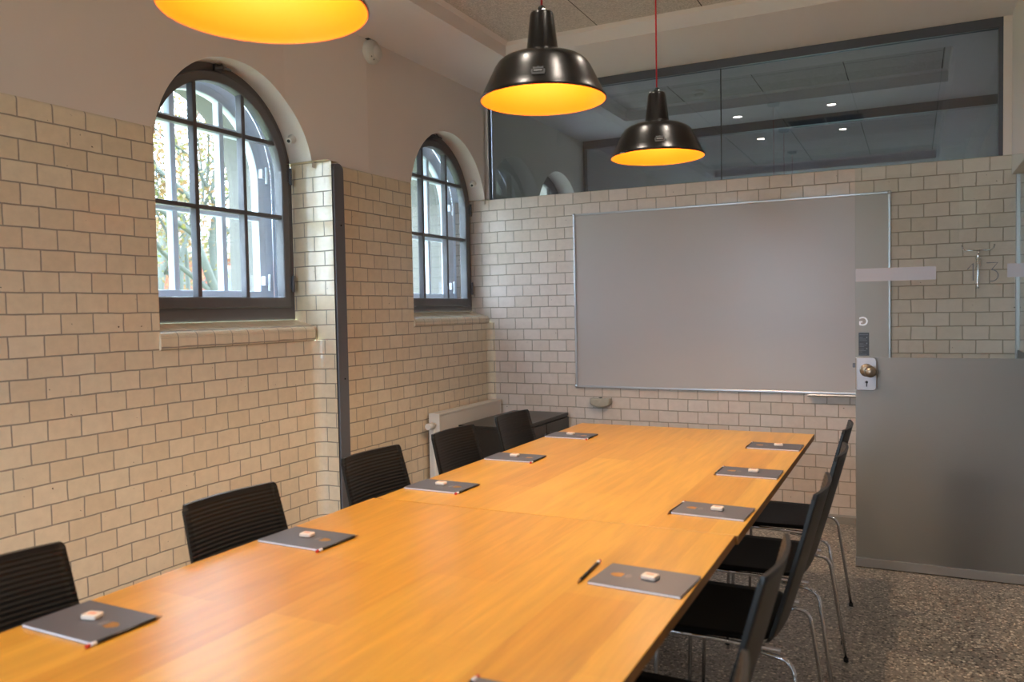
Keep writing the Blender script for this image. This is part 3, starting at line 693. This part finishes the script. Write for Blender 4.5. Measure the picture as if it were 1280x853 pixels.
# --- dark low cabinet in the corner
cb=thing('low_cabinet','low black-brown cabinet in the corner between the radiator and the tiled end wall','cabinet',(0,0,0))
cx0,cx1,cy0,cy1,ch=-2.62,-2.19,4.50,5.30,.625
b=MB(); b.box(cx0+.004,cx1-.006,cy0+.004,cy1,.04,ch-.02); b.build('body',M['cab'],cb,bevel=.002)
b=MB(); b.box(cx0,cx1,cy0,cy1+.004,ch-.02,ch); b.build('top',M['cab'],cb,bevel=.002)
b=MB(); b.box(cx0+.02,cx1-.03,cy0+.02,cy1-.02,0,.04); b.build('plinth',M['dark'],cb)
for k in range(2):
    y0=cy0+.01+k*.395; b=MB(); b.box(cx1-.006,cx1+.010,y0,y0+.385,.05,ch-.028); dd=b.build('door',M['cab'],cb,bevel=.002)
    b=MB(); yy=y0+(.35 if k==0 else .035); b.tube([(cx1+.022,yy,.42),(cx1+.022,yy,.54)],.004,8); b.tube([(cx1+.008,yy,.43),(cx1+.022,yy,.43)],.003,8); b.tube([(cx1+.008,yy,.53),(cx1+.022,yy,.53)],.003,8); b.build('handle',M['dark_alu'],dd)

# --- tables
def table(x0,x1,y0,y1,label,name='meeting_table'):
    t=thing(name,label,'table',((x0+x1)/2,(y0+y1)/2,0),0,'two oak tables pushed end to end')
    hx,hy=(x1-x0)/2,(y1-y0)/2
    b=MB(); b.box(-hx,hx,-hy,hy,.7145,.74)
    o=b.build('tabletop',[M['wood'],M['woodedge']],t,bevel=.002)
    for p_ in o.data.polygons:
        if abs(p_.normal.z)<.5: p_.material_index=1
    for sy in (-1,1):
        y=sy*(hy-.42)
        b=MB(); b.box(-.04,.04,y-.04,y+.04,.03,.70); b.build('leg',M['dark_alu'],t,bevel=.006)
        b=MB(); b.box(-.24,.24,y-.035,y+.035,0.002,.03); b.build('foot',M['dark_alu'],t,bevel=.006)
        b=MB(); b.box(-.40,.40,y-.03,y+.03,.69,.7145); b.build('cross_bar',M['dark_alu'],t,bevel=.003)
    b=MB(); b.box(-.02,.02,-hy+.42,hy-.42,.62,.68); b.build('beam',M['dark_alu'],t,bevel=.003)
    return t
table(-1.608,-.423,2.206,4.082,'oak-topped meeting table standing farther back, towards the whiteboard')
table(-1.618,-.431,.330,2.204,'oak-topped meeting table nearest the viewer, running out of the picture at the bottom left')

# --- chairs (origin on floor under the seat centre; sitter faces local -x)
def make_chair():
    t=thing('stacking_chair','','chair',(0,0,0))
    # local frame : back top at x=+.215 ; facing -x
    def shell(u,v,side,rib):
        # u -1..1 across, v 0..1 up
        zz=.415+v*.435
        hw=.186-.019*v
        if v>.97: hw-=.007*((v-.97)/.03)**2
        if v<.09: hw-=.05*((.09-v)/.09)**2
        bulge=.020*(1-u*u)
        x=.092+.128*(v**.9)+bulge-.020
        if v<.10: x-=.008*((.10-v)/.10)**2
        top=0
        if side: x+=.010
        elif rib: x+=.0005*math.sin(v*2*PI*38)*(1 if .03<v<.97 else 0)
        return (x,u*hw,zz+top)
    b=MB(); nu,nv=14,300
    G=[[b.vert(shell(-1+2*i/nu,j/nv,0,1)) for i in range(nu+1)] for j in range(nv+1)]
    for j in range(nv):
        for i in range(nu): b.idx((G[j][i],G[j][i+1],G[j+1][i+1],G[j+1][i]),0,True)
    nv2=24
    K=[[b.vert(shell(-1+2*i/nu,j/nv2,1,0)) for i in range(nu+1)] for j in range(nv2+1)]
    for j in range(nv2):
        for i in range(nu): b.idx((K[j][i],K[j+1][i],K[j+1][i+1],K[j][i+1]),0,True)
    # rims
    for i in range(nu):
        b.idx((G[0][i],K[0][i],K[0][i+1],G[0][i+1])); b.idx((G[nv][i],G[nv][i+1],K[nv2][i+1],K[nv2][i]))
    for e in (0,nu):
        col=[G[j][e] for j in range(nv+1)]; kc=[K[j][e] for j in range(nv2+1)]
        for j in range(nv2):
            a=int(round(j*nv/nv2)); c_=int(round((j+1)*nv/nv2))
            b.idx(col[a:c_+1]+[kc[j+1],kc[j]])
    b.build('backrest',M['black'],t,fix=True)
    # seat: gently dished pad
    b=MB(); nx,ny=16,14; top=[];bot=[]
    for j in range(ny+1):
        u=-1+2*j/ny; r1=[];r2_=[]
        for i in range(nx+1):
            s_=i/nx; hw=.215-.012*s_
            cr=max(0,abs(2*s_-1)-.8)/.2; hw-=.035*cr*cr
            x=-.235+.318*s_; z=.452-.008*(1-u*u)*math.sin(PI*min(1,s_*1.1))
            if s_<.12: z-=.014*((.12-s_)/.12)**2
            r1.append(b.vert((x,u*hw,z))); r2_.append(b.vert((x,u*hw*.985,z-.012)))
        top.append(r1);bot.append(r2_)
    for j in range(ny):
        for i in range(nx):
            b.idx((top[j][i],top[j][i+1],top[j+1][i+1],top[j+1][i]),0,True); b.idx((bot[j][i],bot[j+1][i],bot[j+1][i+1],bot[j][i+1]),0,True)
    for i in range(nx):
        for j in (0,ny): b.idx((top[j][i],bot[j][i],bot[j][i+1],top[j][i+1]))
    for j in range(ny):
        for i in (0,nx): b.idx((top[j][i],top[j+1][i],bot[j+1][i],bot[j][i]))
    b.build('seat',M['blackseat'],t)
    # frame rails under the seat and the uprights that hold the back
    for sy in (-1,1):
        b=MB(); y=sy*.198
        b.tube([(-.215,y,.431),(-.19,y,.432),(.12,y,.425)],.0065,10); b.build('seat_rail',M['chrome'],t)
        def bend(P,rad,n=6):
            out=[Vector(P[0])]
            for a,c_,e in zip(P,P[1:],P[2:]):
                a,c_,e=Vector(a),Vector(c_),Vector(e); d1=(a-c_).normalized(); d2=(e-c_).normalized()
                p0=c_+d1*rad; p1=c_+d2*rad
                for k in range(n+1):
                    q=k/n; out.append(p0.lerp(c_,q).lerp(c_.lerp(p1,q),q))
            out.append(Vector(P[-1])); return out
        b=MB(); b.tube(bend([(-.12,y,.431),(-.222,y*1.0,.431),(-.235,y*1.06,.012)],.03),.0065,10); lg=b.build('leg',M['chrome'],t)
        b=MB(); b.tube([(-.2352,y*1.06,.0),(-.235,y*1.06,.014)],.009,12); b.build('foot_cap',M['rubber'],lg)
        b=MB(); b.tube(bend([(.0,y*.93,.418),(.150,y*1.0,.400),(.205,y*1.15,.012)],.035),.0065,10); lg=b.build('leg',M['chrome'],t)
        b=MB(); b.tube([(.2053,y*1.15,.0),(.205,y*1.15,.014)],.009,12); b.build('foot_cap',M['rubber'],lg)
    for xx in (-.17,.06):
        b=MB(); b.tube([(xx,-.198,.428),(xx,.198,.428)],.0055,8); b.build('cross_rail',M['chrome'],t)
    return t
CH=make_chair(); first=[True]
def place_chair(x,y,rz,label,grp):
    t=CH if first[0] else copy_tree(CH)
    first[0]=False
    t.location=(x,y,0); t.rotation_euler=(0,0,rz); t['label']=label; t['group']=grp; return t
RY=[1.05,1.715,2.45,3.045,3.665]; LY=[1.015,1.70,2.415,2.995,3.56]
rl=['black chair at right of the table, cut by the bottom picture edge',
    'black chair on the right of the table beside the notebook with the detached pencil',
    'black chair at the right of the table, middle one of the right-hand row',
    'black chair in the right-hand row, second from the tiled end wall',
    'black chair in the right-hand row, closest to the tiled end wall']
ll=['black ribbed chair at the far left, cut by the left edge of the picture',
    'black ribbed chair at left of the table, before the tiles under the near window',
    'black ribbed chair at left of the table, just right of the grey steel post',
    'black ribbed chair whose back hides the near end of the white radiator',
    'black ribbed chair on the left before the low dark cabinet']
for y,lb_,ox in zip(RY,rl,(.034,.004,.022,.028,.006)): place_chair(-.463+ox,y,0,lb_,'chairs along the right side of the table')
for k,(y,lb_) in enumerate(zip(LY,ll)): place_chair(-1.548+(0,0,-.03,-.022,-.02)[k],y,PI+(-.05,-.06,-.05,-.04,-.04)[k],lb_,'chairs along the left side of the table')

# --- notebooks, pencils, sweets
def make_notebook():
    t=thing('notebook','','notebook',(0,0,0))
    b=MB(); b.box(-.107,.107,-.0735,.0735,.0004,.0050); b.build('page_block',M['paper'],t,bevel=.0005)
    b=MB(); b.box(-.108,.108,-.0743,.0743,.0050,.0062); cv=b.build('front_cover',M['cover'],t,bevel=.0004)
    b=MB(); b.box(-.108,.108,-.0743,.0743,0,.0006); b.build('back_cover',M['cover'],t)
    # shield crest and two small lines of print near one end (local +x)
    b=MB(); P=[(.052,-.012),(.052,.012),(.066,.014),(.078,.008),(.083,0),(.078,-.008),(.066,-.014)]
    b.prism(P,'z',.0062,.00635); b.build('crest',M['gold'],cv)
    b=MB()
    for k,(x,wd) in enumerate(((.044,.010),(.039,.013),(.034,.008))): b.box(x-.0012,x+.0012,-wd,wd,.0062,.00632)
    b.build('print_lines',M['greyprint'],cv)
    return t
def make_pencil():
    t=thing('pencil','','pencil',(0,0,0))
    b=MB(); b.prism([(.0036*math.cos(PI/3*k),.0036+.0036*math.sin(PI/3*k)) for k in range(6)],'y',-.062,.076) if False else b.tube([(0,-.066,.0038),(0,.066,.0038)],.0038,6)
    b.build('shaft',M['pencil'],t)
    b=MB(); b.tube([(0,.066,.0038),(0,.083,.0038)],.0035,10,radii=[.0036,.0008]); b.build('tip',M['woodedge'],t)
    b=MB(); b.tube([(0,-.079,.0039),(0,-.066,.0039)],.0039,12); b.build('white_band',M['paper'],t)
    b=MB(); b.tube([(0,-.087,.0039),(0,-.079,.0039)],.0038,12); b.build('red_end',M['red'],t)
    return t
def make_sweet():
    t=thing('wrapped_sweet','','sweet',(0,0,0))
    b=MB(); b.prism(rrect(-.018,.018,-.014,.014,.005),'z',0,.010); b.build('wrapper',M['sweet'],t,bevel=.003,seg=3)
    b=MB(); b.box(-.009,.009,-.0045,.0045,.0100,.0103); b.build('print_patch',M['sweetprint'],t)
    return t
NB,PC,SW=make_notebook(),make_pencil(),make_sweet(); used={}
def put(src,x,y,z,rz,label,grp):
    t=src if src.name not in used else copy_tree(src)
    used[src.name]=1; t.location=(x,y,z); t.rotation_euler=(0,0,rz); t['label']=label; t['group']=grp
ZTB=.7402
where_l=['lower left corner of the picture','left table edge below the near window','left table edge just past the steel post','left table edge level with the radiator','left table edge nearest the low cabinet']
where_r=['bottom edge of the picture','right table edge before the table joint','right table edge just beyond the joint','right table edge second from far end','right table edge nearest the whiteboard']
posL=[(-1.497,1.075,-.02),(-1.492,1.725,-.03),(-1.490,2.430,-.02),(-1.490,3.020,0.02),(-1.490,3.640,.01)]
posR=[(-.545,1.095,0),(-.545,1.755,-.06),(-.540,2.435,-.05),(-.540,3.045,-.01),(-.538,3.650,-.01)]
for k,(x,y,a) in enumerate(posL):
    put(NB,x,y,ZTB,a,'slate grey notebook at the '+where_l[k],'notebooks along the table')
    put(PC,x+.1115,y-.004,ZTB,a,'black pencil along the notebook at the '+where_l[k],'black pencils on the table')
    put(SW,x-.005,y+.008,ZTB+.0065,a+.25-.1*k,'wrapped white sweet on the notebook at the '+where_l[k],'wrapped sweets on the notebooks')
for k,(x,y,a) in enumerate(posR):
    put(NB,x,y,ZTB,a+PI,'slate grey notebook at the '+where_r[k],'notebooks along the table')
    if k==1: px_,py_,pa=x-.136,y+.005,.05
    else: px_,py_,pa=x-.1120,y-.006,a
    put(PC,px_,py_,ZTB,pa+PI,'black pencil next to the notebook at the '+where_r[k],'black pencils on the table')
    if k>0: put(SW,x+.012,y+.004,ZTB+.0065,a+.1*k-.2,'wrapped white sweet on the notebook at the '+where_r[k],'wrapped sweets on the notebooks')

# --- pendants
def make_pendant():
    t=thing('pendant_lamp','','lamp',(0,0,0))
    out=[(.2085,-.002),(.2115,.001),(.2105,.006),(.207,.010),(.195,.035),(.176,.074),(.161,.104),(.150,.120),(.135,.132),(.111,.142),(.075,.150),(.055,.153)]
    b=MB(); b.lathe(out,n=72); sh=b.build('lamp_shade',M['shade_out'],t,fix=True)
    inn=[(.2085,-.002),(.2070,.004),(.204,.010),(.192,.035),(.173,.074),(.158,.103),(.147,.117),(.132,.128),(.108,.138),(.075,.146),(.0,.148)]
    b=MB(); b.lathe(inn,n=72); b.build('inner_coating',M['shade_in'],sh)
    b=MB(); b.lathe([(.055,.152),(.056,.157),(.0535,.160),(.0530,.164),(.0395,.280),(.037,.287),(.030,.290),(.0,.291)],n=48); b.build('neck',M['shade_out'],t)
    b=MB(); b.lathe([(.0,.290),(.012,.290),(.012,.306),(.006,.312),(.0,.312)],n=20); b.build('cord_grip',M['rubber'],t)
    for k in range(4):
        a=2*PI*k/4+.3
        b=MB(); b.lathe([(0,.300),(.004,.299),(.0055,.290)],(.030*math.cos(a),.030*math.sin(a),-.003),'z',12); b.build('screw',M['chrome'],t)
    # small badge on the shade facing the viewer
    b=MB(); P=[(-.022,-.004),(-.019,-.014),(.019,-.014),(.022,-.004),(.022,.004),(.017,.006),(.016,.015),(.006,.013),(0,.017),(-.006,.013),(-.016,.015),(-.017,.006),(-.022,.004)]
    b.prism(P,'y',-.0008,.0015); bd=b.build('badge',M['vent'],sh); 
    b=MB(); b.box(-.0165,.0165,-.0016,-.0008,-.0065,.0055); b.build('badge_field',M['rubber'],bd)
    b=MB(); b.box(-.0135,.0135,-.0020,-.0014,-.002,.0012); b.build('badge_print',M['alu'],bd)
    bd.location=(.004,-.1925,.044); bd.rotation_euler=(math.radians(-25),0,.0)
    b=MB(); b.tube([(0,0,.147),(0,0,.125)],.018,16); b.build('lamp_holder',M['white'],t)
    b=MB(); b.lathe([(.0,.090),(.012,.091),(.022,.097),(.026,.106),(.022,.118),(.014,.126)],n=24); b.build('bulb',M['bulb'],t)
    return t
PD=make_pendant()
pl=['black pendant lamp, glowing yellow inside, cut by the top edge above the near window','black pendant lamp with golden interior, largest fully visible one, its neck at the top edge','black pendant lamp with golden interior hanging farthest back, on a long red cord']
pp=[(-1.195,1.300,1.985,.0),(-1.115,2.525,2.060,.0),(-1.045,3.640,2.040,.15)]
bulbs=[]
for k,(x,y,z,a) in enumerate(pp):
    t=PD if k==0 else copy_tree(PD)
    t.location=(x,y,z); t['label']=pl[k]; t['group']='pendant lamps above the table'
    t.rotation_euler=(0,0,math.atan2(x,-y)*-1+0 if False else math.radians([42,24,16][k])-.10+a*.9)
    bulbs.append((x,y,z))
for k,(x,y,z) in enumerate(bulbs):
    # each has its own cord and canopy up to the recess
    t=[o for o in C.objects if o.name.startswith('pendant_lamp')][k]
    zt_=ZR-z
    b=MB(); b.tube([(0,0,.30),(0,0,zt_)],.0036,8); b.build('cord',M['cord'],t)
    b=MB(); b.lathe([(0,zt_-.03),(.01,zt_-.03),(.045,zt_-.022),(.05,zt_-.001)],n=28); b.build('canopy',M['shade_out'],t)

# --- ceiling downlights and vent (in the part of the ceiling seen mirrored in the glazing)
dl_lab=['small ceiling downlight mirrored upper left in the glazing band','small ceiling downlight mirrored lower left in the glazing band','small ceiling downlight mirrored upper right in the glazing band','small ceiling downlight mirrored lower right in the glazing band']
DLP=[(-1.40,3.30),(-1.38,2.20),(-.62,3.34),(-.61,2.25)]
DL=thing('ceiling_downlight','','downlight')
b=MB(); b.lathe([(.048,0),(.046,-.004),(.036,-.004),(.034,-.001)],n=32); b.build('trim_ring',M['white'],DL)
b=MB(); b.lathe([(.034,-.0015),(.0,-.0015)],n=32); b.build('lens',M['downl'],DL)
for k,(x,y) in enumerate(DLP):
    t=DL if k==0 else copy_tree(DL)
    t.location=(x,y,ZR); t['label']=dl_lab[k]; t['group']='downlights in the ceiling recess'
v=thing('ceiling_vent','dark slotted ventilation grille in the ceiling, mirrored in the glazing band','vent',(-.72,2.72,ZR))
for s_ in (-1,1):
    b=MB(); b.box(-.155+s_*.16,.155+s_*.16,-.14,.14,-.006,-.0002); f_=b.build('grille_frame',M['vent'],v,bevel=.002)
    b=MB()
    for k in range(8): b.box(-.14+s_*.16,.14+s_*.16,-.12+k*.032,-.104+k*.032,-.010,-.006)
    b.build('slats',M['rubber'],f_)
sd=thing('smoke_detector','round white smoke detector on the ceiling seen through the glazing band','detector',(-1.50,6.40,ZR))
b=MB(); b.lathe([(.055,0),(.055,-.012),(.045,-.02),(0,-.02)],n=32); b.build('base',M['plastic'],sd)
b=MB(); b.lathe([(.035,-.02),(.036,-.03),(.028,-.042),(0,-.045)],n=32); b.build('head',M['plastic'],sd)

# ------------------------------------------------------------------ outside
w=MB(); w.face([(-40,-40,-1.0),(40,-40,-1.0),(40,40,-1.0),(-40,40,-1.0)]); struct(w.build('ground',M['grass'],fix=False))
def tree(x,y,h,seed,label,leafmat_,n_leaf,spread):
    rnd=random.Random(seed); t=thing('tree',label,'tree',(x,y,-1.0))
    b=MB(); tips=[]
    def grow(p,d,ln,rad,depth):
        pts=[p]; q=p.copy(); dd=d.copy()
        for k in range(5):
            dd=(dd+Vector((rnd.uniform(-1,1),rnd.uniform(-1,1),rnd.uniform(-.6,.7)))*.30).normalized(); q=q+dd*ln/5; pts.append(q.copy())
        b.tube(pts,rad,7,radii=[rad*(1-.09*k) for k in range(6)],cap=False)
        if depth<=2: tips.extend(pts[2:])
        if depth==0: return
        for k in range(3 if depth>1 else 3):
            nd=(dd+Vector((rnd.uniform(-1,1),rnd.uniform(-1,1),rnd.uniform(-.45,.8)))*.95).normalized()
            grow(pts[rnd.randint(2,5)],nd,ln*rnd.uniform(.6,.8),rad*.52,depth-1)
    grow(Vector((0,0,0)),Vector((.05,.1,1)).normalized(),h*.42,h*.022,4)
    b.build('trunk',M['bark'],t)
    m=MB()
    for k in range(n_leaf):
        p=rnd.choice(tips)+Vector((rnd.gauss(0,spread),rnd.gauss(0,spread),rnd.gauss(0,spread)))
        a=Vector((rnd.uniform(-1,1),rnd.uniform(-1,1),rnd.uniform(-1,1))).normalized(); c_=a.orthogonal().normalized(); s_=rnd.uniform(.018,.04)
        m.face([p,p+a*s_+c_*s_*.55,p+a*s_*2,p+a*s_-c_*s_*.55])
    lv=m.build('foliage',leafmat_,t,fix=False); lv['kind']='stuff'
    return t
tree(-7.2,6.6,6.2,3,'grey-barked tree with yellow and pink autumn leaves close outside the near window',M['leaf'],9000,.26)
tree(-12.5,10.5,7.5,11,'autumn tree standing farther away behind the nearer tree',M['leaf'],9000,.34)
tree(-9.5,16.5,6.5,23,'green-leaved tree at right, seen through the far window',M['leafgreen'],8000,.3)
bd=thing('brick_building','red brick house with pale stone bands far beyond the trees','building',(-26,24,-1.0),math.radians(-25))
b=MB(); b.box(-4,4,-18,18,0,4.6); b.build('wall',M['brick'],bd)
b=MB()
for z in (0.1,2.2,4.4): b.box(3.99,4.15,-18,18,z,z+.35)
b.build('stone_band',M['trimstone'],bd)
b=MB(); b.prism([(-4.3,4.6),(4.3,4.6),(0,6.0)],'y',-18.3,18.3); b.build('roof',M['vent'],bd)
for j in range(2):
    for k in range(9):
        y=-16+k*4; z=.5+j*2.15
        b=MB(); b.box(4.0,4.08,y-.75,y+.75,z,z+1.5); f_=b.build('window',M['trimstone'],bd)
        b=MB(); b.box(4.08,4.10,y-.58,y-.04,z+.12,z+1.38); b.box(4.08,4.10,y+.04,y+.58,z+.12,z+1.38); b.build('pane',M['farglass'],f_)

# ------------------------------------------------------------------ light
wd=bpy.data.worlds.new('sky'); sc.world=wd; wd.use_nodes=True; nt=wd.node_tree
bg=nt.nodes['Background']; bg.inputs[0].default_value=(.66,.82,1.0,1)
tc=nt.nodes.new('ShaderNodeTexCoord'); sx=nt.nodes.new('ShaderNodeSeparateXYZ'); nt.links.new(tc.outputs['Generated'],sx.inputs[0])
mr=nt.nodes.new('ShaderNodeMapRange'); mr.inputs['From Min'].default_value=0; mr.inputs['From Max'].default_value=.8; mr.inputs['To Min'].default_value=10.0; mr.inputs['To Max'].default_value=22.0
nt.links.new(sx.outputs[2],mr.inputs['Value']); nt.links.new(mr.outputs[0],bg.inputs[1])
def light(kind,name,loc,energy,col,**k):
    l=bpy.data.lights.new(name,kind); l.energy=energy; l.color=col
    for a,b_ in k.items(): setattr(l,a,b_)
    o=bpy.data.objects.new(name,l); C.objects.link(o); o.location=loc; return o
for W in WIN+[dict(c=c2,R=.5)]:
    o=light('AREA','window_portal',(XOUT+.02,W['c'],1.95),1,(1,1,1),shape='RECTANGLE',size=1.3,size_y=1.02)
    o.rotation_euler=(0,-PI/2,0); o.data.cycles.is_portal=True
o=light('AREA','window_portal',((FX0+FX1)/2,YN-.2,(FZ0+FZ1)/2),1,(1,1,1),shape='RECTANGLE',size=FX1-FX0,size_y=FZ1-FZ0)  # portal over the added window behind the camera
o.rotation_euler=(PI/2,0,0); o.data.cycles.is_portal=True
for x,y,z in bulbs:
    light('POINT','pendant_light',(x,y,z+.070),3.6,(1,.80,.52),shadow_soft_size=.022)
    light('SPOT','pendant_beam',(x,y,z+.080),(25,30,31)[bulbs.index((x,y,z))],(1,.75,.50),shadow_soft_size=.022,spot_size=math.radians(128),spot_blend=.35)
for x,y in DLP:
    o=light('SPOT','downlight_spot',(x,y,ZR-.01),13,(1,.88,.76),spot_size=math.radians(125),spot_blend=.8,shadow_soft_size=.04)
for x,y in ((1.5,.2),(1.5,2.2),(1.5,4.2),(-2.2,-1.3),(-.6,-1.3)):  # unseen fill lamps added in the corridor and behind the camera
    o=light('SPOT','added_fill_spot',(x,y,ZC-.02),16,(1,.93,.86),spot_size=math.radians(130),spot_blend=.7,shadow_soft_size=.05)

vs=sc.view_settings; vs.view_transform='Standard'; vs.look='None'; vs.gamma=1; vs.use_curve_mapping=False; vs.exposure=0.42
